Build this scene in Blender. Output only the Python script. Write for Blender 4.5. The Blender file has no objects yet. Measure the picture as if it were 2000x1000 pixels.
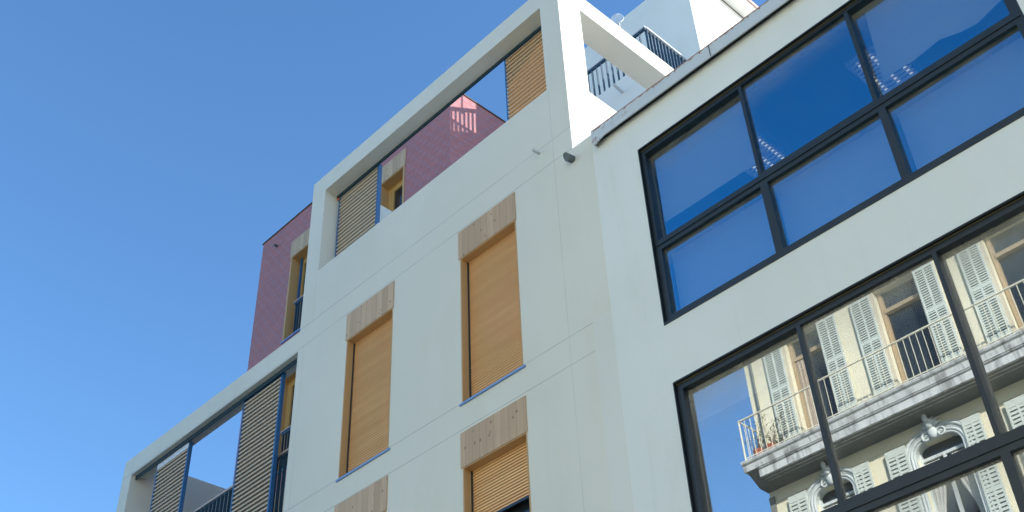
import bpy, bmesh, math, random
from mathutils import Vector, Matrix
random.seed(7)
S = bpy.context.scene
COL = S.collection

# ------------------------------------------------------------------ camera
cam_d = bpy.data.cameras.new('camera')
cam = bpy.data.objects.new('camera', cam_d)
COL.objects.link(cam)
RIGHT = Vector((0.6885503, 0.724157, -0.0386669))
DOWN = Vector((-0.47851374, 0.41362729, -0.77455605))
FWD = Vector((-0.54490649, 0.55182344, 0.63132226))
m = Matrix((RIGHT, -DOWN, -FWD)).transposed().to_4x4()
m.translation = Vector((0, 0, 1.6))
cam.matrix_world = m
cam_d.sensor_fit = 'HORIZONTAL'
cam_d.sensor_width = 36.0
cam_d.lens = 36.0 * 2229.057 / 2000.0
cam_d.clip_start = 0.1
cam_d.clip_end = 5000
S.camera = cam

# ------------------------------------------------------------------ sky, sun, exposure
SUN_DIR = Vector((1.0, 0.873, 0.506)).normalized()
SUN_EL = math.asin(SUN_DIR.z)
SUN_AZ = math.atan2(SUN_DIR.x, SUN_DIR.y)
world = bpy.data.worlds.new('World')
S.world = world
world.use_nodes = True
wt = world.node_tree
sky = wt.nodes.new('ShaderNodeTexSky')
sky.sky_type = 'NISHITA'
sky.sun_disc = False
sky.sun_elevation = SUN_EL
sky.sun_rotation = SUN_AZ
sky.altitude = 0
sky.air_density = 1.0
sky.dust_density = 0.35
sky.ozone_density = 3.5
bg = wt.nodes['Background']
hsv = wt.nodes.new('ShaderNodeHueSaturation')
hsv.inputs['Saturation'].default_value = 1.12
wt.links.new(sky.outputs[0], hsv.inputs['Color'])
wt.links.new(hsv.outputs[0], bg.inputs[0])
bg.inputs[1].default_value = 0.15
sun_d = bpy.data.lights.new('sun', 'SUN')
sun_d.energy = 3.4
sun_d.angle = math.radians(0.5)
sun_d.color = (1.0, 0.95, 0.88)
sun = bpy.data.objects.new('sun', sun_d)
COL.objects.link(sun)
sun.rotation_euler = SUN_DIR.to_track_quat('Z', 'Y').to_euler()
S.view_settings.view_transform = 'Standard'
S.view_settings.look = 'None'
S.view_settings.gamma = 1.0
S.view_settings.exposure = 1.12
S.cycles.max_bounces = 10
S.cycles.diffuse_bounces = 5
S.cycles.glossy_bounces = 5
S.cycles.transparent_max_bounces = 16


# ------------------------------------------------------------------ materials
def new_mat(name):
    mt = bpy.data.materials.new(name)
    mt.use_nodes = True
    nt = mt.node_tree
    return mt, nt, nt.nodes['Principled BSDF']


def N(nt, kind, **kw):
    n = nt.nodes.new(kind)
    for k, v in kw.items():
        if k.startswith('i_'):
            n.inputs[k[2:]].default_value = v
        else:
            setattr(n, k, v)
    return n


def L(nt, a, b):
    nt.links.new(a, b)


def math_node(nt, op, a, b=None, c=None, clamp=False):
    n = nt.nodes.new('ShaderNodeMath')
    n.operation = op
    n.use_clamp = clamp
    for i, v in enumerate((a, b, c)):
        if v is None:
            continue
        if isinstance(v, (int, float)):
            n.inputs[i].default_value = v
        else:
            nt.links.new(v, n.inputs[i])
    return n.outputs[0]


def mixcol(nt, fac, a, b, blend='MIX'):
    n = nt.nodes.new('ShaderNodeMix')
    n.data_type = 'RGBA'
    n.blend_type = blend
    for i, v in ((0, fac), (6, a), (7, b)):
        if isinstance(v, (int, float)):
            n.inputs[i].default_value = v
        elif isinstance(v, tuple):
            n.inputs[i].default_value = (*v, 1) if len(v) == 3 else v
        else:
            nt.links.new(v, n.inputs[i])
    return n.outputs[2]


def noise(nt, vec, scale, detail=4, rough=0.55):
    n = N(nt, 'ShaderNodeTexNoise')
    n.inputs['Scale'].default_value = scale
    n.inputs['Detail'].default_value = detail
    n.inputs['Roughness'].default_value = rough
    if vec is not None:
        nt.links.new(vec, n.inputs['Vector'])
    return n.outputs['Fac']


def ramp(nt, fac, lo, hi):
    n = N(nt, 'ShaderNodeMapRange')
    n.inputs['From Min'].default_value = lo
    n.inputs['From Max'].default_value = hi
    n.interpolation_type = 'SMOOTHSTEP'
    nt.links.new(fac, n.inputs['Value'])
    return n.outputs['Result']


def scaled(nt, vec, sc):
    n = N(nt, 'ShaderNodeVectorMath', operation='MULTIPLY')
    nt.links.new(vec, n.inputs[0])
    n.inputs[1].default_value = sc
    return n.outputs[0]


def bump(nt, bsdf, h, strength, dist=0.01):
    b = N(nt, 'ShaderNodeBump')
    b.inputs['Strength'].default_value = strength
    b.inputs['Distance'].default_value = dist
    nt.links.new(h, b.inputs['Height'])
    nt.links.new(b.outputs[0], bsdf.inputs['Normal'])


def simple(name, col, rough=0.6, metal=0.0, var=0.1, vscale=3.0, spec=0.4):
    mt, nt, b = new_mat(name)
    tc = N(nt, 'ShaderNodeTexCoord')
    f = noise(nt, tc.outputs['Object'], vscale)
    dark = tuple(c * (1 - var) for c in col)
    light = tuple(min(1, c * (1 + var)) for c in col)
    L(nt, mixcol(nt, f, dark, light), b.inputs['Base Color'])
    b.inputs['Roughness'].default_value = rough
    b.inputs['Metallic'].default_value = metal
    b.inputs['Specular IOR Level'].default_value = spec
    return mt


def stucco(name, col, zjoints=(), xjoints=(), streak=0.06, warm=None):
    mt, nt, b = new_mat(name)
    tc = N(nt, 'ShaderNodeTexCoord')
    o = tc.outputs['Object']
    uv = N(nt, 'ShaderNodeUVMap').outputs[0]
    big = noise(nt, o, 0.35, 3)
    mid = noise(nt, scaled(nt, o, (1, 1, 0.35)), 2.2, 5, 0.6)
    fine = noise(nt, o, 55, 3, 0.7)
    c = mixcol(nt, ramp(nt, big, 0.3, 0.7), tuple(x * 0.97 for x in col), tuple(x * 1.03 for x in col))
    w = warm or tuple(x * y for x, y in zip(col, (0.93, 0.92, 0.86)))
    c = mixcol(nt, math_node(nt, 'MULTIPLY', ramp(nt, mid, 0.45, 0.8), 0.55), c, w)
    # faint vertical streaks of dirt and fine grain
    st = noise(nt, scaled(nt, uv, (9, 0.5, 1)), 1.0, 5, 0.65)
    c = mixcol(nt, math_node(nt, 'MULTIPLY', ramp(nt, st, 0.55, 0.85), streak * 5), c, tuple(x * 0.84 for x in col))
    c = mixcol(nt, math_node(nt, 'MULTIPLY', fine, 0.16), c, tuple(x * 0.75 for x in col))
    # trowelled joints scored in the render
    sep = N(nt, 'ShaderNodeSeparateXYZ')
    L(nt, o, sep.inputs[0])
    geo = N(nt, 'ShaderNodeNewGeometry')
    gs = N(nt, 'ShaderNodeSeparateXYZ')
    L(nt, geo.outputs['Normal'], gs.inputs[0])
    fr = math_node(nt, 'GREATER_THAN', math_node(nt, 'ABSOLUTE', gs.outputs[1]), 0.7)
    mask = None

    def add(mk):
        nonlocal mask
        mask = mk if mask is None else math_node(nt, 'MAXIMUM', mask, mk)
    for z in zjoints:
        add(math_node(nt, 'LESS_THAN', math_node(nt, 'ABSOLUTE', math_node(nt, 'SUBTRACT', sep.outputs[2], z)), 0.0055))
    for x, z0, z1 in xjoints:
        a = math_node(nt, 'LESS_THAN', math_node(nt, 'ABSOLUTE', math_node(nt, 'SUBTRACT', sep.outputs[0], x)), 0.0045)
        a = math_node(nt, 'MULTIPLY', a, math_node(nt, 'GREATER_THAN', sep.outputs[2], z0))
        a = math_node(nt, 'MULTIPLY', a, math_node(nt, 'LESS_THAN', sep.outputs[2], z1))
        add(math_node(nt, 'MULTIPLY', a, 0.55))
    h = math_node(nt, 'MULTIPLY', fine, 0.15)
    h = math_node(nt, 'ADD', h, math_node(nt, 'MULTIPLY', mid, 0.4))
    if mask is not None:
        mask = math_node(nt, 'MULTIPLY', mask, fr)
        brk = ramp(nt, noise(nt, o, 1.7, 2), 0.25, 0.6)
        mk = math_node(nt, 'MULTIPLY', mask, math_node(nt, 'MULTIPLY_ADD', brk, 0.5, 0.3))
        c = mixcol(nt, mk, c, tuple(x * 0.55 for x in col))
    L(nt, c, b.inputs['Base Color'])
    b.inputs['Roughness'].default_value = 0.9
    b.inputs['Specular IOR Level'].default_value = 0.2
    bump(nt, b, h, 0.25, 0.01)
    return mt


def brick_mat(name):
    mt, nt, b = new_mat(name)
    uv = N(nt, 'ShaderNodeUVMap').outputs[0]
    br = N(nt, 'ShaderNodeTexBrick')
    L(nt, uv, br.inputs['Vector'])
    br.inputs['Color1'].default_value = (0.49, 0.175, 0.175, 1)
    br.inputs['Color2'].default_value = (0.40, 0.15, 0.16, 1)
    br.inputs['Mortar'].default_value = (0.36, 0.21, 0.21, 1)
    br.inputs['Scale'].default_value = 1.0
    br.inputs['Mortar Size'].default_value = 0.006
    br.inputs['Bias'].default_value = 0.0
    br.inputs['Brick Width'].default_value = 0.23
    br.inputs['Row Height'].default_value = 0.072
    br.offset = 0.5
    # every third course has blue-grey headers set in pairs
    sep = N(nt, 'ShaderNodeSeparateXYZ')
    L(nt, uv, sep.inputs[0])
    row = math_node(nt, 'FLOOR', math_node(nt, 'DIVIDE', sep.outputs[1], 0.072))
    r3 = math_node(nt, 'LESS_THAN', math_node(nt, 'MODULO', row, 2.0), 0.5)
    par = math_node(nt, 'MULTIPLY', math_node(nt, 'MODULO', math_node(nt, 'FLOOR', math_node(nt, 'DIVIDE', row, 2.0)), 2.0), 0.115)
    col = math_node(nt, 'FLOORED_MODULO', math_node(nt, 'ADD', sep.outputs[0], par), 0.23)
    hd = math_node(nt, 'MULTIPLY', r3, math_node(nt, 'LESS_THAN', col, 0.075))
    c = mixcol(nt, math_node(nt, 'MULTIPLY', hd, 0.42), br.outputs['Color'], (0.30, 0.27, 0.36))
    nn = noise(nt, uv, 1.3, 4)
    c = mixcol(nt, math_node(nt, 'MULTIPLY', ramp(nt, nn, 0.4, 0.75), 0.35), c, (0.30, 0.18, 0.21))
    sp = noise(nt, scaled(nt, uv, (5, 14, 1)), 1.0, 3)
    c = mixcol(nt, math_node(nt, 'MULTIPLY', sp, 0.25), c, (0.46, 0.20, 0.20))
    L(nt, c, b.inputs['Base Color'])
    b.inputs['Roughness'].default_value = 0.75
    bump(nt, b, math_node(nt, 'ADD', math_node(nt, 'SUBTRACT', 1.0, br.outputs['Fac']), math_node(nt, 'MULTIPLY', hd, 0.8)), 0.5, 0.006)
    return mt


def wood(name, col, plank=None, horizontal=False, knots=0.0, var=0.22, grain=26.0, rough=0.6, tint=0.5):
    """plank: width of boards in metres; boards run along v unless horizontal"""
    mt, nt, b = new_mat(name)
    uv = N(nt, 'ShaderNodeUVMap').outputs[0]
    sep = N(nt, 'ShaderNodeSeparateXYZ')
    L(nt, uv, sep.inputs[0])
    across, along = (sep.outputs[1], sep.outputs[0]) if horizontal else (sep.outputs[0], sep.outputs[1])
    if plank:
        idx = math_node(nt, 'FLOOR', math_node(nt, 'DIVIDE', across, plank))
    else:
        idx = math_node(nt, 'MULTIPLY', across, 0.0)
    comb = N(nt, 'ShaderNodeCombineXYZ')
    L(nt, math_node(nt, 'MULTIPLY', across, grain), comb.inputs[0])
    L(nt, math_node(nt, 'MULTIPLY', along, 1.6), comb.inputs[1])
    L(nt, math_node(nt, 'MULTIPLY', idx, 3.71), comb.inputs[2])
    g = noise(nt, comb.outputs[0], 1.0, 5, 0.6)
    wn = N(nt, 'ShaderNodeTexWhiteNoise', noise_dimensions='1D')
    L(nt, math_node(nt, 'ADD', idx, 0.37), wn.inputs['W'])
    c = mixcol(nt, g, tuple(x * (1 - var) for x in col), tuple(min(1, x * (1 + var)) for x in col))
    c = mixcol(nt, math_node(nt, 'MULTIPLY', wn.outputs[0], tint), c, tuple(x * f for x, f in zip(col, (0.74, 0.70, 0.66))))
    if plank and not horizontal:
        fr = math_node(nt, 'MODULO', math_node(nt, 'ABSOLUTE', math_node(nt, 'DIVIDE', across, plank)), 1.0)
        seam = math_node(nt, 'LESS_THAN', fr, 0.045)
        c = mixcol(nt, math_node(nt, 'MULTIPLY', seam, 0.55), c, tuple(x * 0.35 for x in col))
    if knots:
        vn = N(nt, 'ShaderNodeTexVoronoi')
        L(nt, scaled(nt, uv, (1.0, 0.8, 1.0)), vn.inputs['Vector'])
        vn.inputs['Scale'].default_value = 11.0
        k = math_node(nt, 'SUBTRACT', 1.0, ramp(nt, vn.outputs['Distance'], 0.09, 0.22))
        pick = math_node(nt, 'GREATER_THAN', noise(nt, uv, 6.5, 1), 0.5)
        c = mixcol(nt, math_node(nt, 'MULTIPLY', math_node(nt, 'MULTIPLY', k, pick), knots), c, (0.15, 0.08, 0.045))
    L(nt, c, b.inputs['Base Color'])
    b.inputs['Roughness'].default_value = rough
    bump(nt, b, g, 0.15, 0.003)
    return mt


def glass_mat(name, refl=0.6, trans=0.35, tint=(0.80, 0.90, 1.0), dirt_haze=0.10, wobble=0.0012):
    mt = bpy.data.materials.new(name)
    mt.use_nodes = True
    nt = mt.node_tree
    for n in list(nt.nodes):
        nt.nodes.remove(n)
    out = N(nt, 'ShaderNodeOutputMaterial')
    tc = N(nt, 'ShaderNodeTexCoord')
    gl = N(nt, 'ShaderNodeBsdfGlossy')
    gl.inputs['Color'].default_value = (*tint, 1)
    gl.inputs['Roughness'].default_value = 0.0
    b = N(nt, 'ShaderNodeBump')
    b.inputs['Strength'].default_value = wobble
    b.inputs['Distance'].default_value = 0.05
    L(nt, noise(nt, tc.outputs['Object'], 2.4, 1), b.inputs['Height'])
    L(nt, b.outputs[0], gl.inputs['Normal'])
    tr = N(nt, 'ShaderNodeBsdfTransparent')
    tr.inputs['Color'].default_value = (0.88, 0.90, 0.88, 1)
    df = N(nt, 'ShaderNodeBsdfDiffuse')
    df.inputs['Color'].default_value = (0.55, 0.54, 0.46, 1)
    m1 = N(nt, 'ShaderNodeMixShader')
    m1.inputs[0].default_value = refl
    L(nt, tr.outputs[0], m1.inputs[1])
    L(nt, gl.outputs[0], m1.inputs[2])
    # rim dust, plus interior reflection painted as haze along the top, broken by noise
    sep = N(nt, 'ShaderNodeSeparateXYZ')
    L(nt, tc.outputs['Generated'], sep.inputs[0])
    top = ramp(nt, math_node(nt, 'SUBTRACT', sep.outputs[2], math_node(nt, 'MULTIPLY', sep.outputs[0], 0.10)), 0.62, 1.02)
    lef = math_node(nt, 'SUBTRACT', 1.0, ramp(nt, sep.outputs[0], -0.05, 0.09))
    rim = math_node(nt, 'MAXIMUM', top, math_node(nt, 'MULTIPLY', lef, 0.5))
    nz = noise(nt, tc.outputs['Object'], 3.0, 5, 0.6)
    d = math_node(nt, 'MULTIPLY', math_node(nt, 'MULTIPLY_ADD', rim, 1.0, 0.12), math_node(nt, 'MULTIPLY', nz, dirt_haze * 4))
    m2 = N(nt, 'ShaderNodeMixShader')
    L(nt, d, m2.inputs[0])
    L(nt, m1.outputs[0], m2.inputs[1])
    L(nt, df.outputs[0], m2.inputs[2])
    L(nt, m2.outputs[0], out.inputs['Surface'])
    return mt


def emis(name, col, strength):
    mt, nt, b = new_mat(name)
    b.inputs['Base Color'].default_value = (0.8, 0.8, 0.75, 1)
    b.inputs['Emission Color'].default_value = (*col, 1)
    b.inputs['Emission Strength'].default_value = strength
    return mt


def rusty_metal(name):
    mt, nt, b = new_mat(name)
    tc = N(nt, 'ShaderNodeTexCoord')
    o = tc.outputs['Object']
    sep = N(nt, 'ShaderNodeSeparateXYZ')
    L(nt, o, sep.inputs[0])
    base = mixcol(nt, noise(nt, scaled(nt, o, (2, 2, 8)), 1.5, 4), (0.52, 0.57, 0.585), (0.62, 0.67, 0.69))
    zz = math_node(nt, 'SUBTRACT', 11.17, sep.outputs[2])          # distance below the top lip
    run = noise(nt, scaled(nt, o, (16, 0, 0.6)), 1.0, 3, 0.7)
    edge = math_node(nt, 'LESS_THAN', zz, math_node(nt, 'MULTIPLY', ramp(nt, run, 0.38, 0.78), 0.038))
    # the coping is rusted through most at its free left end
    lft = math_node(nt, 'SUBTRACT', 1.0, ramp(nt, sep.outputs[0], -5.75, -5.2))
    blot = ramp(nt, noise(nt, scaled(nt, o, (14, 1, 9)), 1.0, 4, 0.6), 0.56, 0.66)
    rust = math_node(nt, 'MAXIMUM', edge, math_node(nt, 'MULTIPLY', lft, blot))
    c = mixcol(nt, math_node(nt, 'MULTIPLY', rust, 0.85), base, (0.30, 0.13, 0.06))
    L(nt, c, b.inputs['Base Color'])
    b.inputs['Roughness'].default_value = 0.55
    return mt


def stained_stone(name, col=(0.62, 0.63, 0.60), dark=0.75):
    mt, nt, b = new_mat(name)
    tc = N(nt, 'ShaderNodeTexCoord')
    o = tc.outputs['Object']
    a = noise(nt, scaled(nt, o, (6, 6, 0.9)), 1.0, 5, 0.65)
    bb = noise(nt, o, 1.1, 3)
    k = math_node(nt, 'MULTIPLY', ramp(nt, a, 0.46, 0.64), ramp(nt, bb, 0.25, 0.6))
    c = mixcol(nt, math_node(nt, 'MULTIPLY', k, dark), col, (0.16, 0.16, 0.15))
    L(nt, c, b.inputs['Base Color'])
    b.inputs['Roughness'].default_value = 0.9
    bump(nt, b, a, 0.3, 0.01)
    return mt


M = {}
FL = (11.30, 11.66, 8.31, 8.668, 5.32, 5.678)
M['stucco'] = stucco('warm_white_render', (0.72, 0.72, 0.64), zjoints=FL,
                     xjoints=((-6.70, 0, 12.58), (-11.90, 0, 11.3), (-11.72, 11.66, 12.58), (-16.9, 11.3, 11.66)))
M['stucco_plain'] = stucco('pale_render', (0.72, 0.72, 0.64))
M['stucco_patch'] = stucco('rough_patch_render', (0.73, 0.735, 0.69))
M['stucco_right'] = stucco('white_render', (0.75, 0.785, 0.75), streak=0.1)
M['stucco_pent'] = stucco('grey_white_render', (0.85, 0.84, 0.78), streak=0.05)
M['brick'] = brick_mat('purple_red_brick')
M['lintel'] = wood('weathered_cladding', (0.58, 0.41, 0.255), plank=0.118, knots=0.75, var=0.34, tint=0.75)
M['jamb'] = wood('larch_reveal', (0.60, 0.38, 0.17), var=0.15)
M['slat'] = wood('larch_slats', (0.95, 0.515, 0.235), plank=0.072, horizontal=True, var=0.28, grain=9.0, tint=0.55)
M['louvre'] = wood('grey_larch_louvres', (0.62, 0.50, 0.35), horizontal=True, var=0.10, grain=6.0)
M['louvre_warm'] = wood('larch_louvres', (0.66, 0.44, 0.23), horizontal=True, knots=0.5, var=0.12, grain=6.0)
M['case'] = wood('golden_casing', (0.62, 0.38, 0.12), plank=0.14, var=0.18)
M['blue'] = simple('blue_metal', (0.035, 0.13, 0.30), 0.45, var=0.12)
M['track'] = simple('dark_track', (0.012, 0.045, 0.07), 0.5)
M['sill'] = simple('pale_blue_sill', (0.19, 0.33, 0.62), 0.35, var=0.06)
M['rail'] = simple('dark_rail', (0.03, 0.075, 0.12), 0.5)
M['railtop'] = simple('handrail_taupe', (0.45, 0.37, 0.33), 0.5)
M['frame'] = simple('anthracite_frame', (0.022, 0.033, 0.043), 0.38, var=0.25, vscale=6)
M['frame_dark'] = simple('black_gasket', (0.008, 0.012, 0.014), 0.5)
M['putty'] = simple('old_putty', (0.16, 0.13, 0.06), 0.9, var=0.5, vscale=14)
M['coping'] = rusty_metal('rusted_zinc')
M['flash'] = simple('brown_flashing', (0.10, 0.07, 0.05), 0.7)
M['glass'] = glass_mat('mirror_glass', refl=0.43, tint=(0.95, 0.98, 1.0), dirt_haze=0.17)
M['glass_blue'] = glass_mat('solar_glass', refl=0.32, tint=(0.04, 0.62, 0.98), dirt_haze=0.06)
M['pane'] = simple('dark_pane', (0.02, 0.028, 0.035), 0.08, spec=0.6)
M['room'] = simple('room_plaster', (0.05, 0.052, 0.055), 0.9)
M['blind'] = simple('blind_fabric', (0.68, 0.66, 0.64), 0.9, var=0.04)
M['lamp'] = emis('louvre_lamp', (1.0, 0.90, 0.68), 0.55)
M['lampbody'] = simple('lamp_housing', (0.6, 0.6, 0.58), 0.5)
M['spout'] = simple('grey_spout', (0.12, 0.145, 0.15), 0.6)
M['spout_light'] = simple('light_spout', (0.55, 0.57, 0.57), 0.6)
M['cream'] = stucco('cream_render', (0.80, 0.74, 0.54), streak=0.08, warm=(0.72, 0.68, 0.54))
M['stone'] = stained_stone('stained_white_stone')
M['stone_clean'] = stained_stone('white_moulding', (0.62, 0.66, 0.64), 0.35)
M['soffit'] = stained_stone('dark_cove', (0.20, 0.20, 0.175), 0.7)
M['shutter'] = simple('pale_grey_shutter', (0.58, 0.62, 0.55), 0.6, var=0.1, vscale=5)
M['gap_shade'] = simple('shutter_gap_shade', (0.035, 0.04, 0.036), 0.8)  # near-black colour that paints the shade between shutter slats
M['cream_jamb'] = stucco('jamb_cream', (0.62, 0.55, 0.42))
M['tan'] = simple('tan_wood', (0.42, 0.31, 0.19), 0.5)
M['iron'] = simple('cream_iron', (0.73, 0.69, 0.53), 0.5)
M['curtain'] = simple('curtain_cloth', (0.42, 0.34, 0.26), 0.9, var=0.3, vscale=8)
M['net'] = simple('net_curtain', (0.50, 0.50, 0.46), 0.9, var=0.2, vscale=8)
M['terracotta'] = simple('terracotta', (0.42, 0.13, 0.07), 0.8)
M['leaf'] = simple('plant_leaf', (0.07, 0.09, 0.04), 0.7, var=0.3, vscale=20)
M['twig'] = simple('plant_twig', (0.12, 0.08, 0.05), 0.8)
M['dish'] = simple('white_enamel', (0.7, 0.72, 0.74), 0.4)
M['slab'] = simple('roof_membrane', (0.58, 0.58, 0.56), 0.9)
M['tile'] = simple('clay_tile', (0.50, 0.37, 0.32), 0.8, var=0.3, vscale=6)
M['asphalt'] = simple('asphalt', (0.09, 0.09, 0.092), 0.9, var=0.25, vscale=9)
M['paving'] = simple('paving', (0.30, 0.29, 0.27), 0.9, var=0.15, vscale=5)
M['kerb'] = simple('kerb_stone', (0.33, 0.32, 0.30), 0.9)
M['paint'] = simple('road_paint', (0.75, 0.75, 0.72), 0.8)
M['ground'] = simple('ground', (0.16, 0.155, 0.14), 0.95, var=0.2, vscale=0.2)
M['orange'] = simple('orange_clip', (0.75, 0.18, 0.03), 0.5)


# ------------------------------------------------------------------ mesh helpers
class MB:
    """collects quads and polygons in world metres; build() links them as ONE mesh object"""

    def __init__(self):
        self.v, self.f = [], []

    def poly(self, pts):
        i = len(self.v)
        self.v += [tuple(p) for p in pts]
        self.f.append(tuple(range(i, i + len(pts))))

    def box(self, x0, x1, y0, y1, z0, z1):
        x0, x1 = sorted((x0, x1)); y0, y1 = sorted((y0, y1)); z0, z1 = sorted((z0, z1))
        i = len(self.v)
        self.v += [(x, y, z) for x in (x0, x1) for y in (y0, y1) for z in (z0, z1)]
        for a in ((0, 1, 3, 2), (4, 6, 7, 5), (0, 4, 5, 1), (2, 3, 7, 6), (0, 2, 6, 4), (1, 5, 7, 3)):
            self.f.append(tuple(i + k for k in a))
        return self

    def obox(self, c, ax, ay, az):
        """oriented box: centre and three half-axis vectors"""
        c, ax, ay, az = map(Vector, (c, ax, ay, az))
        i = len(self.v)
        self.v += [tuple(c + ax * a + ay * b + az * d) for a in (-1, 1) for b in (-1, 1) for d in (-1, 1)]
        for a in ((0, 1, 3, 2), (4, 6, 7, 5), (0, 4, 5, 1), (2, 3, 7, 6), (0, 2, 6, 4), (1, 5, 7, 3)):
            self.f.append(tuple(i + k for k in a))
        return self

    def prism(self, poly, axis, a, b):
        """poly: 2d points in the two other axes (in x,y,z order), extruded along axis from a to b"""
        def P(p, t):
            q = list(p); q.insert('xyz'.index(axis), t); return tuple(q)
        n = len(poly)
        i = len(self.v)
        self.v += [P(p, a) for p in poly] + [P(p, b) for p in poly]
        self.f.append(tuple(i + k for k in range(n))[::-1])
        self.f.append(tuple(i + n + k for k in range(n)))
        for k in range(n):
            self.f.append((i + k, i + (k + 1) % n, i + n + (k + 1) % n, i + n + k))
        return self

    def tube(self, pts, r, n=8, cap=True):
        pts = [Vector(p) for p in pts]
        rs = r if isinstance(r, (list, tuple)) else [r] * len(pts)
        i = len(self.v)
        up = None
        for k, p in enumerate(pts):
            t = (pts[min(k + 1, len(pts) - 1)] - pts[max(k - 1, 0)]).normalized()
            if up is None or abs(up.dot(t)) > 0.98:
                up = Vector((0, 0, 1)) if abs(t.z) < 0.9 else Vector((0, 1, 0))
            s = t.cross(up).normalized()
            u = s.cross(t).normalized()
            for j in range(n):
                a = 2 * math.pi * j / n
                self.v.append(tuple(p + (s * math.cos(a) + u * math.sin(a)) * rs[k]))
        for k in range(len(pts) - 1):
            for j in range(n):
                a = i + k * n + j; b = i + k * n + (j + 1) % n
                self.f.append((a, b, b + n, a + n))
        if cap:
            self.f.append(tuple(i + j for j in range(n))[::-1])
            self.f.append(tuple(i + (len(pts) - 1) * n + j for j in range(n)))
        return self

    def blob(self, c, r, n=10, m=6):
        i = len(self.v)
        for a in range(m + 1):
            th = math.pi * a / m
            for b in range(n):
                ph = 2 * math.pi * b / n
                self.v.append((c[0] + r[0] * math.sin(th) * math.cos(ph), c[1] + r[1] * math.sin(th) * math.sin(ph), c[2] + r[2] * math.cos(th)))
        for a in range(m):
            for b in range(n):
                p = i + a * n + b; q = i + a * n + (b + 1) % n
                self.f.append((p, q, q + n, p + n))
        return self

    def wall(self, axis, at, u0, u1, z0, z1, thick, holes=()):
        """a wall slab with rectangular holes. axis 'y': front at y=at, slab goes to at+thick; axis 'x' alike"""
        us = sorted({u0, u1, *[h[0] for h in holes], *[h[1] for h in holes]})
        zs = sorted({z0, z1, *[h[2] for h in holes], *[h[3] for h in holes]})
        us = [u for u in us if u0 <= u <= u1]; zs = [z for z in zs if z0 <= z <= z1]
        P = (lambda u, t, z: (u, at + t, z)) if axis == 'y' else (lambda u, t, z: (at + t, u, z))

        def solid(a, b):
            if a < 0 or b < 0 or a >= len(us) - 1 or b >= len(zs) - 1:
                return False
            cu = (us[a] + us[a + 1]) / 2; cz = (zs[b] + zs[b + 1]) / 2
            return not any(h[0] < cu < h[1] and h[2] < cz < h[3] for h in holes)
        for a in range(len(us) - 1):
            for b in range(len(zs) - 1):
                if not solid(a, b):
                    continue
                A, B, C_, D = us[a], us[a + 1], zs[b], zs[b + 1]
                for t in (0, thick):
                    self.poly([P(A, t, C_), P(B, t, C_), P(B, t, D), P(A, t, D)])
                if not solid(a - 1, b):
                    self.poly([P(A, 0, C_), P(A, thick, C_), P(A, thick, D), P(A, 0, D)])
                if not solid(a + 1, b):
                    self.poly([P(B, 0, C_), P(B, thick, C_), P(B, thick, D), P(B, 0, D)])
                if not solid(a, b - 1):
                    self.poly([P(A, 0, C_), P(B, 0, C_), P(B, thick, C_), P(A, thick, C_)])
                if not solid(a, b + 1):
                    self.poly([P(A, 0, D), P(B, 0, D), P(B, thick, D), P(A, thick, D)])
        return self

    def build(self, name, mat, parent=None, label=None, smooth=False, bevel=0):
        me = bpy.data.meshes.new(name)
        me.from_pydata(self.v, [], self.f)
        bm = bmesh.new()
        bm.from_mesh(me)
        bmesh.ops.remove_doubles(bm, verts=bm.verts, dist=1e-5)
        bmesh.ops.recalc_face_normals(bm, faces=bm.faces)
        uvl = bm.loops.layers.uv.new('UVMap')
        for f in bm.faces:
            f.smooth = smooth
            n = f.normal
            ax = max(range(3), key=lambda k: abs(n[k]))
            for lp in f.loops:
                c = lp.vert.co
                lp[uvl].uv = (c.x, c.z) if ax == 1 else ((c.y + 0.37, c.z) if ax == 0 else (c.x, c.y))
        bm.to_mesh(me)
        bm.free()
        me.materials.append(M[mat] if isinstance(mat, str) else mat)
        o = bpy.data.objects.new(name, me)
        COL.objects.link(o)
        if parent is not None:
            o.parent = parent
            o.matrix_parent_inverse = Matrix.Translation(-root_loc(parent))
        if label:
            o['label'] = label
        if bevel:
            b = o.modifiers.new('bevel', 'BEVEL')
            b.width = bevel
            b.segments = 2
            b.limit_method = 'ANGLE'
        return o


def root_loc(o):
    return Vector(o.location) if o.type == 'EMPTY' else Vector((0, 0, 0))


def thing(name, label, cat, loc, group=None):
    o = bpy.data.objects.new(name, None)
    COL.objects.link(o)
    o.location = loc
    o.empty_display_size = 0.3
    o['label'] = label
    o['category'] = cat
    if group:
        o['group'] = group
    return o


def structure(o):
    o['kind'] = 'structure'
    return o


# ================================================================== ground and street
structure(MB().box(-1500, 1500, -1500, 1500, -0.5, 0).build('ground', 'ground'))
structure(MB().box(-300, 300, -0.6, 4.6, -0.3, 0.004).build('road', 'asphalt'))
structure(MB().box(-300, 300, 4.75, 7.6, -0.2, 0.13).build('pavement', 'paving'))
structure(MB().box(-300, 300, -4.42, -0.75, -0.2, 0.13).build('pavement', 'paving'))
structure(MB().box(-300, 300, 4.6, 4.75, -0.2, 0.14).build('kerb', 'kerb'))
structure(MB().box(-300, 300, -0.75, -0.6, -0.2, 0.14).build('kerb', 'kerb'))
mk = MB()
for i in range(-12, 12):
    mk.box(i * 5.0, i * 5.0 + 2.6, 1.94, 2.06, 0.006, 0.009)
structure(mk.build('road_marking', 'paint'))

# ================================================================== LEFT BUILDING (new apartment block)
Y0 = 7.60
LB = thing('apartment_building', 'pale rendered apartment block with wooden roller shutters, framed roof terrace and purple brick core', 'building', (-10, 7.6, 0))

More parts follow.
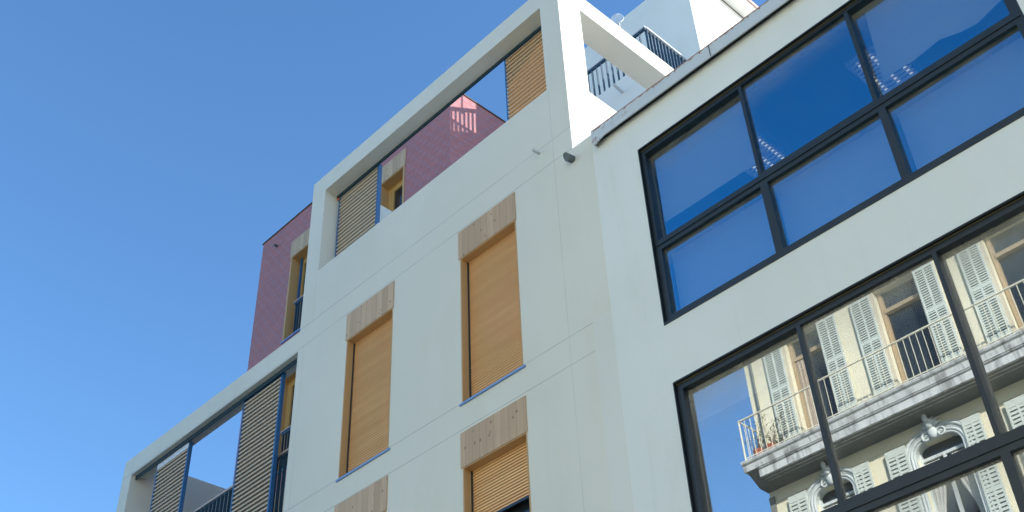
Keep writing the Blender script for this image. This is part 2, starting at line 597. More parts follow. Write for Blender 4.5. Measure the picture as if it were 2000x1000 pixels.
W_OPEN = [  # x0, x1, sill z, lintel underside z, lintel top z
    (-8.435, -7.41, 8.655, 10.815, 11.265),
    (-10.81, -9.795, 8.655, 10.815, 11.265),
    (-8.435, -7.41, 5.665, 7.820, 8.265),
    (-10.81, -9.795, 5.665, 7.845, 8.292),
]
holes = [(a, b, c, d) for a, b, c, d, e in W_OPEN]
TOP = 14.625
loggia = (-11.69, -6.725, 12.595, 14.265)
w = MB()
# front wall: main block and the corner piece that runs on behind the right-hand building
w.wall('y', Y0, -12.04, -6.385, 0.0, TOP, 0.28, holes + [loggia])
w.wall('y', Y0, -6.385, -6.02, 0.0, 11.285, 0.28)
# left wing with the framed balcony: posts, head and lower band
w.wall('y', Y0, -17.21, -12.04, 0.0, 11.635, 0.28, [(-16.90, -12.04, 8.668, 11.27)])
w.build('wall', 'stucco', LB)
s = MB()
# terrace side walls
s.wall('x', -6.385, Y0 + .28, 10.75, 11.28, TOP, -0.37, [(8.05, 10.45, 12.60, 14.28)])
s.box(-12.04, -11.69, Y0 + .28, 9.87, 0, 14.60)
s.box(-17.21, -16.90, Y0 + .28, 9.87, 0, 11.612)
s.build('terrace_wall', 'stucco_plain', LB)
f = MB()
f.box(-11.69, -6.76, Y0 + .28, 12.0, 11.40, 11.66)
f.box(-16.90, -12.04, Y0 + .28, 9.87, 8.40, 8.66)
f.box(-11.69, -6.03, Y0 + .28, 12.0, 11.1, 11.27)
f.build('floor_slab', 'slab', LB)
# rough repaired strip next to the neighbour
MB().box(-6.345, -6.03, Y0 - 0.006, Y0 + .01, 0.0, 8.69).build('render_patch', 'stucco_patch', LB)

# ---- windows with roller shutters
for i, (x0, x1, zs, zl, zt) in enumerate(W_OPEN):
    lab = None
    jm = MB()
    jm.box(x0, x0 + 0.018, Y0 - 0.004, Y0 + .26, zs, zl)
    jm.box(x1 - 0.018, x1, Y0 - 0.004, Y0 + .26, zs, zl)
    jm.box(x0 + 0.018, x1 - 0.018, Y0 - 0.004, Y0 + .26, zl - 0.018, zl)
    win = jm.build('window', 'jamb', LB)
    MB().box(x0 - 0.027, x1 + 0.012, Y0 - 0.012, Y0 + 0.02, zl - 0.002, zt).build('lintel', 'lintel', win)
    MB().box(x0 - 0.03, x1 + 0.035, Y0 - 0.022, Y0 + .14, zs - 0.026, zs).build('sill', 'sill', win)
    low = zs if i != 2 else 7.165
    sh = MB()
    p = 0.036
    z = low + 0.004
    while z < zl - 0.03:
        sh.prism([(Y0 + .112, z), (Y0 + .121, z + p * 0.84), (Y0 + .128, z + p * 0.84), (Y0 + .128, z)], 'x', x0 + 0.03, x1 - 0.03)
        z += p
    ro = sh.build('roller_shutter', 'slat', win)
    gd = MB()
    gd.box(x0 + 0.018, x0 + 0.034, Y0 + .10, Y0 + .14, zs, zl - .018)
    gd.box(x1 - 0.034, x1 - 0.018, Y0 + .10, Y0 + .14, zs, zl - .018)
    gd.build('guide_rail', 'frame', ro)
    if i == 2:
        MB().box(x0 + .035, x1 - .035, Y0 + .105, Y0 + .13, low - 0.03, low + 0.002).build('bottom_bar', 'frame', ro)
    MB().box(x0 + .02, x1 - .02, Y0 + .20, Y0 + .22, zs, zl - .02).build('pane', 'pane', win)


# ---- sliding louvred shutters
def sliding(x0, x1, y, z0, z1, pitch, mat, side='blue', top='blue', th=0.056, hf=0.44, left=True):
    fr = MB()
    t = 0.036
    if left:
        fr.box(x0, x0 + t * .7, y - 0.004, y + th + .002, z0, z1)
    fr.box(x1 - t, x1, y - 0.004, y + th + .002, z0, z1)
    fr.box(x0 + t, x1 - t, y - 0.004, y + 0.03, z1 - 0.04, z1)
    fr.box(x0 + t, x1 - t, y - 0.004, y + 0.03, z0, z0 + 0.04)
    o = fr.build('sliding_shutter', side, LB)
    sl = MB()
    z = z0 + 0.05
    while z < z1 - 0.05:
        h = pitch * hf
        a = 0.010
        sl.prism([(y, z), (y + th, z + a), (y + th, z + h + a), (y, z + h)], 'x', x0 + t * .7, x1 - t)
        z += pitch
    sl.build('louvres', mat, o)
    return o


YS = 7.86
sliding(-11.655, -10.61, YS, 12.56, 14.245, 0.079, 'louvre')
sliding(-7.72, -6.70, YS, 12.56, 14.245, 0.079, 'louvre_warm', left=True)
MB().box(-11.69, -6.725, 7.83, 7.855, 14.21, 14.265).build('shutter_track', 'track', LB)
MB().box(-11.68, -11.65, 7.835, 7.86, 14.17, 14.235).build('end_clip', 'orange', LB)
YB = 7.72
b1 = sliding(-16.22, -15.20, YB, 8.67, 11.215, 0.0735, 'louvre')
MB().box(-16.20, -15.22, YB - 0.010, YB - 0.0045, 11.10, 11.205).build('header_plate', 'dish', b1)
sliding(-13.63, -12.595, YB, 8.67, 11.25, 0.0735, 'louvre')
MB().box(-16.90, -12.04, 7.685, 7.70, 11.20, 11.27).build('shutter_track', 'track', LB)

# ---- balcony railing of the wing
r = MB()
for k in range(44):
    x = -16.85 + k * 0.11
    r.box(x, x + 0.012, 7.86, 7.91, 8.70, 9.90)
r.box(-16.89, -12.05, 7.875, 7.895, 9.87, 9.90)
ra = r.build('balcony_railing', 'rail', LB)
MB().box(-16.89, -12.05, 7.855, 7.915, 9.90, 9.935).build('handrail', 'railtop', ra)

# ---- brick core
YBR = 9.87
bk = MB()
BW = [(-16.24, -15.20, z, z + 2.15) for z in (8.68, 11.68, 14.69)] + [(-13.28, -12.50, z, z + 2.15) for z in (8.68, 11.68, 14.69)]
bk.wall('y', YBR, -17.46, -11.19, 0, 17.98, 0.30, BW)
bk.wall('x', -11.19, YBR + .30, 15.5, 0, 17.98, -0.30)
bk.wall('x', -17.46, YBR + .30, 15.5, 0, 17.98, 0.30)
bk.wall('y', 15.5, -17.46, -11.19, 0, 17.98, 0.30)
bko = bk.build('brick_wall', 'brick', LB)
cp = MB()
cp.box(-17.48, -11.17, YBR - 0.02, YBR + .32, 17.98, 18.005)
cp.box(-17.48, -17.14, YBR + .32, 15.8, 17.98, 18.005)
cp.box(-11.51, -11.17, YBR + .32, 15.8, 17.98, 18.005)
cp.build('coping', 'flash', bko)
MB().box(-17.1, -11.5, YBR + .3, 15.5, 17.3, 17.5).build('roof', 'slab', LB)
for i, (x0, x1, z0, z1) in enumerate(BW):
    fr = MB()
    fr.box(x0, x0 + .05, YBR - 0.012, YBR + .30, z0, z1)
    fr.box(x1 - .05, x1, YBR - 0.012, YBR + .30, z0, z1)
    fr.box(x0 + .05, x1 - .05, YBR - 0.008, YBR + .30, z1 - .02, z1)
    win = fr.build('window', 'jamb', LB)
    MB().box(x0 - .02, x1 + .02, YBR - 0.018, YBR + .02, z1 - .002, z1 + .44).build('lintel', 'lintel', win)
    MB().box(x0 - .03, x1 + .03, YBR - .03, YBR + .28, z0 - .03, z0).build('sill', 'sill', win)
    cs = MB()
    cs.box(x0 + .05, x0 + .20, YBR + .20, YBR + .27, z0, z1 - .02)
    cs.box(x1 - .12, x1 - .05, YBR + .20, YBR + .27, z0, z1 - .02)
    cs.box(x0 + .20, x1 - .12, YBR + .20, YBR + .27, z1 - .16, z1 - .02)
    cs.build('casing', 'case', win)
    MB().box(x0 + .20, x1 - .12, YBR + .235, YBR + .25, z0, z1 - .16).build('pane', 'pane', win)
    if i == 2:
        MB().box(x0 + .14, x0 + .165, YBR + .14, YBR + .19, z0, z1 - .02).build('guide_rail', 'blue', win)
    if i < 3:
        MB().box(x0 + .50, x1 - .06, YBR + .16, YBR + .19, z0, z1 - .03).build('shutter_leaf', 'case', win)
        g = MB()
        for k in range(8):
            g.box(x0 + .30 + k * .09, x0 + .31 + k * .09, YBR + .03, YBR + .07, z0, z0 + .86)
        g.box(x0 + .25, x1 - .05, YBR + .035, YBR + .065, z0 + .80, z0 + .86)
        gr = g.build('guard_rail', 'rail', win)
        MB().box(x0 + .22, x1 - .05, YBR + .02, YBR + .08, z0 + .86, z0 + .885).build('handrail', 'railtop', gr)
sp = MB().tube([(-16.86, YBR + .05, 17.56), (-16.84, YBR - .10, 17.54)], 0.028, 8)
sp.build('drain_spout', 'spout', LB)

# ---- drain spouts of the front wall
hs = MB()   # large half-round hood with a slanting mouth
c0 = Vector((-6.405, Y0, 11.115)); n = 14; ring0, ring1 = [], []
for k in range(n):
    a = 2 * math.pi * k / n
    dx = 0.05 * math.cos(a); dz = 0.05 * math.sin(a)
    ring0.append((c0.x + dx, Y0 + .02, c0.z + dz))
    ring1.append((c0.x + dx, Y0 - .09 - (0.05 if dz > 0 else 0.0) * dz / .05, c0.z + dz - .03))
for k in range(n):
    hs.poly([ring0[k], ring0[(k + 1) % n], ring1[(k + 1) % n], ring1[k]])
hs.poly(ring1)
hs.build('drain_spout', 'spout', LB, label='dark grey round spout cut on the slant')
MB().tube([(-6.935, Y0 + .02, 11.60), (-6.93, Y0 - .13, 11.58)], 0.019, 10).build('drain_spout', 'spout_light', LB, label='thin light grey spout')

# ================================================================== BUILDING BEHIND with railed roof terrace
PB = thing('apartment_building', 'pale building behind the sunlit beam, with railed terrace and bright side wall', 'building', (-9, 14, 0))
p = MB()
p.wall('y', 12.0, -10.1, -8.05, 0, 17.72, 0.25)
p.wall('x', -8.05, 12.25, 13.5, 0, 17.72, -0.25)
p.build('terrace_wall', 'stucco_pent', PB)
MB().box(-10.1, -8.3, 12.25, 13.5, 17.45, 17.66).build('terrace_floor', 'slab', PB)
q = MB()
q.wall('y', 13.5, -11.1, -7.80, 0, 21.475, 0.30)
q.wall('x', -7.80, 13.8, 22.0, 0, 21.60, -0.30)
q.wall('x', -11.1, 13.8, 22.0, 0, 21.60, 0.30)
q.wall('y', 22.0, -11.1, -7.80, 0, 21.60, 0.30)
q.box(-11.4, -11.1, 13.5, 22.0, 0, 21.15)
q.build('wall', 'stucco_pent', PB)
rf = MB().box(-10.8, -8.1, 13.8, 22.0, 21.1, 21.3)
ro = rf.build('roof', 'slab', PB)
MB().box(-8.10, -7.46, 14.3, 22.2, 21.62, 21.72).build('eave', 'stucco_pent', ro)
MB().box(-7.50, -7.42, 14.3, 22.2, 21.66, 21.76).build('eave_tiles', 'tile', ro)
MB().box(-8.12, -7.785, 13.9, 22.1, 21.60, 21.62).build('flashing', 'flash', ro)
rr = MB()
k = 0
x = -10.08
while x < -8.08:
    rr.box(x, x + 0.012, 12.05, 12.10, 17.75, 18.66)
    x += 0.125
y = 12.12
while y < 13.5:
    rr.box(-8.10, -8.05, y, y + 0.014, 17.75, 18.66)
    y += 0.105
rr.box(-10.08, -8.05, 12.055, 12.095, 17.75, 17.79)
rr.box(-8.095, -8.055, 12.1, 13.5, 17.75, 17.79)
rr.box(-10.08, -8.05, 12.055, 12.095, 18.60, 18.66)
ra = rr.build('terrace_railing', 'rail', PB)
hr = MB()
hr.box(-10.08, -8.04, 12.04, 12.11, 18.66, 18.69)
hr.box(-8.11, -8.03, 12.11, 13.5, 18.66, 18.70)
hr.build('handrail', 'dish', ra)
MB().tube([(-8.74, 12.02, 17.36), (-8.70, 11.72, 17.33)], 0.03, 10).build('drain_spout', 'spout_light', PB)
# parasol post / downpipes standing on the terrace
for k, (xx, yy) in enumerate([(-9.02, 12.5), (-8.90, 12.75)]):
    MB().tube([(xx, yy, 17.66), (xx + .02, yy, 19.0)], 0.018, 8).build('post', 'dish', PB)

# a small white antenna dish on the terrace rail
AD = thing('satellite_dish', 'small white satellite dish sticking up behind the sunlit terrace beam', 'dish', (-8.9, 12.2, 18.6))
dm = MB()
cc = Vector((-8.75, 12.2, 19.62)); nrm = Vector((0.55, -0.75, 0.35)).normalized()
uu = nrm.cross(Vector((0, 0, 1))).normalized(); vv = uu.cross(nrm)
prev = None
for ri in range(5):
    rr_ = 0.27 * ri / 4
    ring = [cc + (uu * math.cos(a) * 0.5 + vv * math.sin(a)) * rr_ + nrm * (0.5 * rr_ * rr_) for a in [2 * math.pi * j / 20 for j in range(20)]]
    if prev:
        for j in range(20):
            dm.poly([prev[j], prev[(j + 1) % 20], ring[(j + 1) % 20], ring[j]])
    prev = ring
dob = dm.build('reflector', 'dish', AD, smooth=True)
sm_ = dob.modifiers.new('thickness', 'SOLIDIFY'); sm_.thickness = 0.012
MB().tube([(-8.78, 12.28, 18.66), (-8.78, 12.28, 19.62)], 0.018, 8).build('mast', 'dish', AD)
MB().tube([tuple(cc), tuple(cc + nrm * .10)], 0.008, 6).build('feed_arm', 'spout_light', AD)

# ================================================================== RIGHT BUILDING
YR = 7.57
RB = thing('commercial_building', 'white rendered building with a rust stained metal coping and large black framed mirror windows', 'building', (0, 7.6, 0))
XL, XRR = -6.06, 9.0
U = (-5.41, -1.295, 8.105, 10.515)
Lw = (-5.41, -1.295, 4.10, 7.435)
U2 = (0.6, 4.7, 8.105, 10.515)
L2 = (0.6, 4.7, 4.10, 7.435)
rw = MB()
rw.wall('y', YR, XL, XRR, 0, 11.05, 0.25, [U, Lw])
rw.box(XL, XL + .25, YR + .25, 13.5, 0, 11.05)
rw.box(XRR - .25, XRR, YR + .25, 13.5, 0, 11.05)
rw.box(XL + .25, XRR - .25, 13.25, 13.5, 0, 11.05)
rw.build('wall', 'stucco_right', RB)
MB().box(XL + .25, XRR - .25, YR + .25, 13.25, 10.75, 10.95).build('roof', 'slab', RB)
# metal coping: fascia with a down-turned left end
cm = MB()
cm.prism([(-5.985, 11.17), (XRR, 11.17), (XRR, 10.99), (-5.80, 10.99), (-5.96, 10.935), (-5.985, 10.975)], 'y', 7.48, 7.495)
cm.prism([(7.48, 11.17), (7.48, 11.185), (7.86, 11.185), (7.86, 11.17)], 'x', -5.985, XRR)
cm.box(-5.985, -5.97, 7.495, 7.86, 10.975, 11.17)
co = cm.build('coping', 'coping', RB)
MB().box(-5.96, XRR, 7.50, 7.565, 11.03, 11.16).build('coping_batten', 'frame_dark', co)
for x in (-4.22, -2.0, 0.3, 2.6, 4.9):
    MB().box(x, x + .012, 7.474, 7.481, 10.995, 11.165).build('coping_joint', 'spout', co)


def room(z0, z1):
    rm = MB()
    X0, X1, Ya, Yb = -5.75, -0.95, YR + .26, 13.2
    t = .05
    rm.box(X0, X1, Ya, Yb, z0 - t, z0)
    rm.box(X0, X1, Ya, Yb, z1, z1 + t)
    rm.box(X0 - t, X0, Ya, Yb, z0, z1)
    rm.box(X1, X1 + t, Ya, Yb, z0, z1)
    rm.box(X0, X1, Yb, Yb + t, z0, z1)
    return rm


PR = random.Random(21)


def glaze(a, b, y, z0, z1, gmat, parent):
    """a pane bedded a few millimetres out of true, as old glazing is"""
    e = [PR.uniform(-.0022, .0022) for _ in range(2)]
    g = MB()
    P = []
    for (x, sx) in ((a - .004, -1), (b + .004, 1)):
        for (z, sz) in ((z0 - .004, -1), (z1 + .004, 1)):
            P.append((x, y + e[0] * sx + e[1] * sz, z))
    q = [P[0], P[2], P[3], P[1]]
    r_ = [(x, yy + .006, z) for x, yy, z in q]
    g.poly(q); g.poly(r_[::-1])
    for k in range(4):
        g.poly([q[k], q[(k + 1) % 4], r_[(k + 1) % 4], r_[k]])
    return g.build('pane', gmat, parent)


def ribbon(x0, x1, z0, z1, panes, gmat):
    """a black metal window: one frame pierced for its panes (x0, x1, z0, z1, depth), gasket, putty, sashes"""
    f = MB()
    y0 = YR + .034
    f.wall('y', y0, x0, x1, z0, z1 - .022, .10, [p[:4] for p in panes])
    zt0 = max(p[3] for p in panes if p[3] < z1 - .5)
    f.box(x0 + .03, x1 - .03, y0 - .012, y0, zt0 + .055, zt0 + .070)      # drip ledge on the transom
    f.box(x0, x1, YR - .010, y0, z0 - .004, z0 + .022)                    # sill lip
    f.box(x0 + .03, x1 - .03, y0 - .005, y0, z0 + .055, z0 + .065)
    fo = f.build('window', 'frame', RB)
    g = MB()
    g.box(x0 + .002, x1 - .002, YR - .004, YR + .03, z1 - .016, z1 + .004)
    g.box(x0 - .010, x0 + .003, YR - .004, y0, z0, z1)
    g.build('gasket', 'frame_dark', fo)
    MB().box(x0 + .01, x1 - .01, YR + .024, YR + .05, z1 - .022, z1 - .002).build('putty_line', 'putty', fo)
    for (a, b, c, d, dp) in panes:
        yg = YR + dp
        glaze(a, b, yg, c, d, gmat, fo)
    return fo


UP = [(-5.36, -4.06, 9.18, 10.435, .115), (-4.02, -2.75, 9.20, 10.455, .075), (-2.705, -1.395, 9.19, 10.45, .115),
      (-5.335, -4.07, 8.21, 9.05, .08), (-3.985, -2.74, 8.21, 9.05, .08), (-2.665, -1.385, 8.21, 9.05, .08)]
LP = [(-5.345, -4.05, 5.65, 7.355, .115), (-4.01, -2.71, 5.66, 7.355, .075), (-2.67, -1.40, 5.65, 7.355, .115),
      (-5.335, -4.08, 4.25, 5.505, .08), (-3.985, -2.72, 4.25, 5.505, .08), (-2.645, -1.39, 4.25, 5.505, .08)]
uw = ribbon(*U, UP, 'glass_blue')
lw = ribbon(*Lw, LP, 'glass')
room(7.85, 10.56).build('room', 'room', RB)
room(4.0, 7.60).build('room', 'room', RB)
YBL = YR + .20


def blind(x0, x1, z0, z1, parent, y=None):
    y = y or YBL
    MB().box(x0, x1, y, y + .004, z0, z1).build('blind', 'blind', parent)


blind(-5.355, -4.09, 9.52, 10.50, uw)
# right-hand blind with a sagging hem
hem = [(-2.66, 9.49), (-2.52, 9.54), (-2.33, 9.525), (-2.05, 9.57), (-1.86, 9.505), (-1.70, 9.48), (-1.55, 9.53), (-1.36, 9.59)]
MB().prism(hem + [(-1.36, 10.5), (-2.60, 10.5)], 'y', YBL, YBL + .004).build('blind', 'blind', uw, label='blind with a sagging wavy hem')
blind(-5.33, -4.10, 8.2, 9.06, uw)
blind(-4.00, -2.76, 8.15, 9.06, uw)
blind(-2.64, -1.36, 8.2, 9.05, uw)
blind(-5.34, -4.08, 7.05, 7.4, lw)
blind(-2.66, -1.36, 6.85, 7.4, lw)


def louvre_lamp(xa, xb, ya, yb, z=10.54):
    h = MB()
    h.box(xa - .02, xa, ya, yb, z - .07, z); h.box(xb, xb + .02, ya, yb, z - .07, z)
    h.box(xa - .02, xb + .02, ya - .02, ya, z - .07, z); h.box(xa - .02, xb + .02, yb, yb + .02, z - .07, z)
    y = ya + .05
    while y < yb:
        h.box(xa, xb, y, y + .006, z - .06, z - .02)
        y += .062
    o = h.build('ceiling_light', 'lampbody', RB)
    tb = MB()
    n = 3
    for k in range(n):
        x = xa + (xb - xa) * (k + .5) / n
        tb.box(x - .016, x + .016, ya + .02, yb - .02, z - .018, z - .004)
    tb.build('tube', 'lamp', o)


louvre_lamp(-4.80, -4.34, 8.25, 8.95)
louvre_lamp(-3.12, -2.66, 8.28, 8.95)

# unseen block added to shade the brick and loggia, kept below the coping line
bl = MB()
bl.box(-7.60, -3.0, 14.0, 19.0, 0, 19.12)
sb = bl.build('added_shade_block', 'stucco_pent', RB)
MB().box(-7.62, -2.95, 13.97, 19.05, 19.12, 19.16).build('roof', 'slab', sb)  # cap of the added shading block

# ================================================================== OPPOSITE BUILDING (seen mirrored in the windows)
YO = -4.42            # plane of its street facade, facing +y
OB = thing('townhouse', 'cream old townhouse with louvred shutters and stone balcony, mirrored in the black framed windows', 'building', (-6, -4.42, 0))
OX0, OX1 = -12.05, 4.5
CX = [-10.41, -7.97, -5.53, -3.09]
DOOR = [(c - .49, c + .49, 13.62, 16.30) for c in CX]
ARCH = [(c - .50 - .09, c + .50 - .09, 10.1, 12.51) for c in CX]
ow = MB()


def back(mb):      # helper: facade coordinates are given as distance d out from the wall (towards the street)
    return mb


ow.wall('y', YO, OX0, OX1, 0, 17.0, -0.35, DOOR + ARCH)
ow.box(OX0, OX0 + .35, -14, YO - .35, 0, 17.0)
ow.box(OX1 - .35, OX1, -14, YO - .35, 0, 17.0)
ow.box(OX0 + .35, OX1 - .35, -14, -13.65, 0, 17.0)
ow.build('wall', 'cream', OB)
fl = MB()
fl.box(OX0 + .35, OX1 - .35, -13.65, YO - .35, 16.6, 16.8)
fl.box(OX0 + .35, OX1 - .35, -13.65, YO - .35, 13.2, 13.4)
fl.build('floor_slab', 'slab', OB)
rfo = MB().prism([(-14.1, 17.12), (YO + .35, 17.12), (-9.2, 18.0)], 'x', OX0 - .1, OX1 + .1).build('roof', 'tile', OB)
MB().box(OX0 - .06, OX1 + .06, YO, YO + .28, 16.86, 17.11).build('eaves_cornice', 'stone', OB)

# balcony slab: stained cavetto lip, white fillet, dark ribbed cove
D = lambda d: YO + d
bs = MB()
bs.prism([(D(0), 13.43), (D(.78), 13.43), (D(.80), 13.40), (D(.78), 13.36), (D(.735), 13.33), (D(.71), 13.20), (D(.0), 13.20)], 'x', OX0 - .07, OX1)
bso = bs.build('balcony_slab', 'stone', OB)
b2 = MB()
b2.prism([(D(0), 13.20), (D(.68), 13.20), (D(.70), 13.17), (D(.66), 13.155), (D(.66), 12.99), (D(0), 12.99)], 'x', OX0 + .26, OX1)
b2.build('moulding', 'stone', bso)
b3 = MB()
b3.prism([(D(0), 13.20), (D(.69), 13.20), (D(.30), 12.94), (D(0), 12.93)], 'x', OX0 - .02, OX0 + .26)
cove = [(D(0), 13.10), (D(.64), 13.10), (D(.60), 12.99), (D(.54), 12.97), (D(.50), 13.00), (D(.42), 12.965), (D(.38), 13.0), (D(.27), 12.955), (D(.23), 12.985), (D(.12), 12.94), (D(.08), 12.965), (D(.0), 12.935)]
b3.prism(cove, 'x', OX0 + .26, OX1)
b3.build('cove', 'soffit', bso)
# downpipes: one on each storey near the corner
dp = MB().tube([(-11.86, D(.05), 13.45), (-11.84, D(.05), 16.85)], 0.03, 10)
dp.build('downpipe', 'spout', OB)
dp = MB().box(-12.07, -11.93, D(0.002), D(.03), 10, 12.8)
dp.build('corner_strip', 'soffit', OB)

# ---- balcony railing
rl = MB()
xr = OX0 + .02
YF = D(.70)
x = xr
while x < OX1 - .1:
    rl.tube([(x, YF, 13.43), (x, YF, 14.42)], 0.0075, 6)
    x += .145
rl.box(xr - .01, OX1 - .1, YF - .02, YF + .02, 14.41, 14.435)
rl.box(xr - .01, OX1 - .1, YF - .008, YF + .008, 13.50, 13.52)
for d in (.04, .2, .36, .52):
    rl.tube([(xr, D(d), 13.43), (xr, D(d), 14.42)], 0.0075, 6)
rl.box(xr - .015, xr + .015, D(.0), YF + .02, 14.41, 14.435)
rl.tube([(xr, YF, 13.43), (xr, YF, 14.45)], 0.02, 8)
rl.build('balcony_railing', 'iron', OB)


# ---- louvred shutters and doors
def leaf(parent, x0, x1, z0, z1, d, rails, pitch=.060, name='shutter', frac=.52, toprail=.07):
    fr = MB()
    t = .042
    th = .035
    xm_ = (x0 + x1) / 2
    fr.box(x0, x0 + t, D(d), D(d + th), z0, z1)
    fr.box(x1 - t, x1, D(d), D(d + th), z0, z1)
    fr.box(xm_ - t * .5, xm_ + t * .5, D(d), D(d + th), z0, z1)
    zz = [z0] + [r for r in rails] + [z1 - toprail]
    for z in zz:
        h = .085 if z != z1 - toprail else toprail
        for (a, b) in ((x0 + t, xm_ - t * .5), (xm_ + t * .5, x1 - t)):
            fr.box(a, b, D(d + .002), D(d + th - .002), z, z + h)
    for i in range(len(zz) - 1):
        z = zz[i] + .095
        while z < zz[i + 1] - .012:
            for (a, b) in ((x0 + t, xm_ - t * .5), (xm_ + t * .5, x1 - t)):
                fr.box(a, b, D(d + .004), D(d + th - .004), z, z + pitch * frac)
            z += pitch
    fo = fr.build(name, 'shutter', parent)
    MB().box(x0 + t * .5, x1 - t * .5, D(d - .006), D(d - .001), z0 + .03, z1 - .03).build('gap_shade', 'gap_shade', fo)  # dark sheet standing in for the shaded gaps between slats
    return fo


for i, c in enumerate(CX):
    x0, x1, z0, z1 = DOOR[i]
    # moulded architrave, reveal, glazed door with transom
    fr = MB()
    fr.box(x0 - .09, x0, D(-.001), D(.03), z0, z1 + .05)
    fr.box(x1, x1 + .05, D(-.001), D(.03), z0, z1 + .05)
    fr.box(x0 - .12, x1 + .08, D(-.001), D(.04), z1 + .05, z1 + .13)
    dr = fr.build('balcony_door', 'cream_jamb', OB)
    dk = MB()
    dk.box(x0, x1, D(-.26), D(-.24), z0, z1)
    dk.build('pane', 'pane', dr)
    tb = MB()
    tb.box(x0 + .1, x1 - .06, D(-.24), D(-.12), z1 - .56, z1 - .47)
    tb.box(x0 + .02, x0 + .10, D(-.24), D(-.15), z0, z1)
    tb.box(x1 - .06, x1 - .0, D(-.24), D(-.18), z0, z1)
    tb.build('transom', 'tan', dr)
    if i == 0:
        cu = MB()
        for k in range(7):
            xx = x0 + .12 + k * .045
            cu.tube([(xx, D(-.17), z0 + .1), (xx + .01, D(-.16 + .02 * (k % 2)), z1 - .6)], 0.026, 8)
        cu.build('curtain', 'curtain', dr)
    MB().box(x0 - .05, x1 + .05, D(.002), D(.10), z0 - .06, z0).build('threshold', 'stone_clean', dr)
    for (a, b) in ((c - 1.05, c - .56), (c + .52, c + .98)):
        leaf(dr, a, b, 13.90, 16.26, .035, (14.80, 15.12))

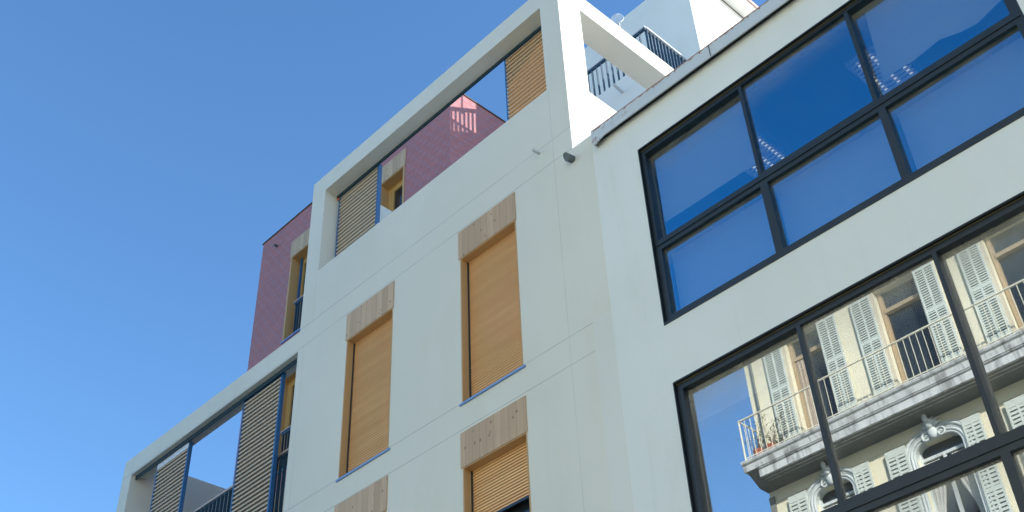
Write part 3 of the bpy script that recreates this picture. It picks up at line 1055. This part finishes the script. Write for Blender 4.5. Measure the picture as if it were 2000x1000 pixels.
# ---- arched windows of the floor below: moulded head, crest, shutters, curtains
for i, c0_ in enumerate(CX):
    c = c0_ - .09
    x0, x1, z0, z1 = ARCH[i]

    def head(off, zoff=0.0, r=.26, n=9):
        """path of the head: up the left side, round the shoulders and flat across"""
        X0, X1, Z1 = x0 - off, x1 + off, z1 + off + zoff
        R = r + off
        pts = [(X0, 10.1), (X0, Z1 - R)]
        for k in range(1, n):
            a = math.pi - (math.pi / 2) * k / n
            pts.append((X0 + R + R * math.cos(a), Z1 - R + R * math.sin(a)))
        pts.append((X0 + R, Z1))
        pts.append((X1 - R, Z1))
        for k in range(1, n):
            a = math.pi / 2 - (math.pi / 2) * k / n
            pts.append((X1 - R + R * math.cos(a), Z1 - R + R * math.sin(a)))
        pts += [(X1, Z1 - R), (X1, 10.1)]
        return pts
    # spandrels closing the square hole into rounded shoulders
    sp_ = MB()
    R = .24
    for sgn, xe in ((1, x0), (-1, x1)):
        arc = [(xe, z1 - R)] + [(xe + sgn * (R - R * math.cos(math.pi / 2 * k / 8)), z1 - R + R * math.sin(math.pi / 2 * k / 8)) for k in range(1, 8)] + [(xe + sgn * R, z1), (xe, z1)]
        sp_.prism(arc, 'y', D(-.20), D(-.002))
    fr = MB()
    fr.box(x0, x0 + .05, D(-.20), D(-.13), z0, z1 - .02)
    fr.box(x1 - .05, x1, D(-.20), D(-.13), z0, z1 - .02)
    fr.box(x0 + .05, x1 - .05, D(-.20), D(-.14), z1 - .30, z1 - .24)
    fr.box(c - .03, c + .03, D(-.20), D(-.14), z0, z1 - .30)
    wn = fr.build('window', 'stone_clean', OB)
    sr = sp_
    for off, rad, dd in ((.02, .022, .03), (.075, .030, .045), (.135, .022, .03), (.185, .030, .055), (.235, .018, .03)):
        sr.tube([(px, D(dd), pz) for px, pz in head(off)], rad, 8)
    o_in, o_out = head(-.004), head(.245)
    nn_ = len(o_in)
    for k in range(nn_ - 1):
        a, b, c1, d1 = o_in[k], o_in[k + 1], o_out[k + 1], o_out[k]
        sr.poly([(a[0], D(.028), a[1]), (b[0], D(.028), b[1]), (c1[0], D(.028), c1[1]), (d1[0], D(.028), d1[1])])
        sr.poly([(c1[0], D(.0), c1[1]), (d1[0], D(.0), d1[1]), (d1[0], D(.028), d1[1]), (c1[0], D(.028), c1[1])])
        sr.poly([(a[0], D(-.02), a[1]), (b[0], D(-.02), b[1]), (b[0], D(.028), b[1]), (a[0], D(.028), a[1])])
    sr.build('surround', 'stone_clean', wn, smooth=False)
    # crest: shell, leaves and two scrolls
    cr = MB()
    cz = z1 + .16
    xc = c
    cr.blob((xc, D(.09), cz - .04), (.10, .07, .15), 12, 8)
    cr.blob((xc, D(.16), cz + .11), (.09, .07, .11), 12, 8)
    cr.blob((xc - .01, D(.24), cz + .20), (.055, .05, .10), 10, 8)
    for a in (-62, -38, -16, 16, 38, 62):
        ar = math.radians(a)
        L_ = .30 if abs(a) < 50 else .26
        cr.tube([(xc, D(.09), cz + .02), (xc + math.sin(ar) * L_ * .6, D(.12), cz + .02 + math.cos(ar) * L_ * .6), (xc + math.sin(ar) * L_, D(.07), cz + math.cos(ar) * L_ * .92)], [.045, .036, .014], 8)
    for sg in (-1, 1):
        sc = []
        for k in range(22):
            a = k * .42
            rr2 = .115 * (1 - k / 26)
            sc.append((xc + sg * (.16 - rr2 * math.cos(a)), D(.07), cz - .10 + rr2 * math.sin(a)))
        cr.tube(sc, [.030 * (1 - k / 40) for k in range(22)], 8)
        cr.tube([(xc + sg * .10, D(.06), cz - .02), (xc + sg * .24, D(.07), cz + .06), (xc + sg * .33, D(.05), cz + .02)], [.035, .03, .012], 8)
    cr.build('crest', 'stone_clean', wn, smooth=True)
    MB().box(x0, x1, D(-.22), D(-.20), z0, z1).build('pane', 'pane', wn)
    cu = MB()
    for sg in (-1, 1):
        for k in range(6):
            xb_ = xc + sg * (.42 - .055 * k)
            cu.tube([(xb_, D(-.18), z1 - .34), (xb_ + sg * .01 * k, D(-.17 + .015 * (k % 2)), z1 - .9), (xc + sg * (.44 - .02 * k), D(-.18), z1 - 1.35), (xc + sg * .42, D(-.18), z0 + .05)], .030, 8)
    cu.build('curtain', 'net', wn)
    for (a, b) in ((x0 - .58, x0 - .13), (x1 + .10, x1 + .48)):
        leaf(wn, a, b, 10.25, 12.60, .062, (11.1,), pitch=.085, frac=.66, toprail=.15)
MB().box(OX0 + .15, OX1, D(0), D(.012), 12.66, 12.675).build('string_course', 'cream_jamb', OB)


# ---- pots on the balcony
def pot(x, y, r, h, z=13.43):
    pass


def potted(x, d, r, h, label, seed, tall):
    rnd = random.Random(seed)
    t = thing('potted_plant', label, 'plant', (x, D(d), 13.435), 'potted plants on the stone balcony')
    pm = MB()
    n = 14
    prof = [(r * .72, 0), (r * .95, h * .82), (r * 1.06, h * .82), (r * 1.06, h), (r * .9, h), (r * .85, h * .86)]
    for k in range(len(prof) - 1):
        for j in range(n):
            a, b = 2 * math.pi * j / n, 2 * math.pi * (j + 1) / n
            (r0, h0), (r1, h1) = prof[k], prof[k + 1]
            pm.poly([(x + r0 * math.cos(a), D(d) + r0 * math.sin(a), 13.435 + h0), (x + r0 * math.cos(b), D(d) + r0 * math.sin(b), 13.435 + h0),
                     (x + r1 * math.cos(b), D(d) + r1 * math.sin(b), 13.435 + h1), (x + r1 * math.cos(a), D(d) + r1 * math.sin(a), 13.435 + h1)])
    pm.poly([(x + r * .86 * math.cos(2 * math.pi * j / n), D(d) + r * .86 * math.sin(2 * math.pi * j / n), 13.435 + h * .86) for j in range(n)])
    pm.build('pot', 'terracotta', t)
    tw = MB(); lf = MB()
    for k in range(9):
        p0 = Vector((x + rnd.uniform(-.04, .04), D(d), 13.435 + h * .85))
        pts = [p0]
        dr_ = Vector((rnd.uniform(-.5, .5), rnd.uniform(-.25, .25), 1.0))
        for s_ in range(6):
            dr_ += Vector((rnd.uniform(-.35, .35), rnd.uniform(-.2, .2), rnd.uniform(-.25, .1)))
            pts.append(pts[-1] + dr_.normalized() * tall / 6)
            for _ in range(2):
                q_ = pts[-1] + Vector((rnd.uniform(-.06, .06), rnd.uniform(-.05, .05), rnd.uniform(-.05, .05)))
                a_ = Vector((rnd.uniform(-1, 1), rnd.uniform(-1, 1), rnd.uniform(-1, 1))).normalized() * .028
                b_ = a_.cross(Vector((rnd.uniform(-1, 1), rnd.uniform(-1, 1), 1))).normalized() * .013
                lf.poly([q_ - a_, q_ + b_, q_ + a_, q_ - b_])
        tw.tube([tuple(v) for v in pts], [.007 - .0009 * q for q in range(7)], 5)
    tw.build('stems', 'twig', t)
    lf.build('leaves', 'leaf', t)


potted(-11.80, .50, .115, .25, 'straggly plant in the terracotta pot nearest the balcony corner', 3, .95)
potted(-11.47, .50, .11, .24, 'twiggy plant in the middle terracotta pot on the stone balcony', 5, .80)
potted(-11.22, .48, .07, .15, 'small sparse plant in the smallest terracotta pot, farthest from the balcony corner', 9, .35)
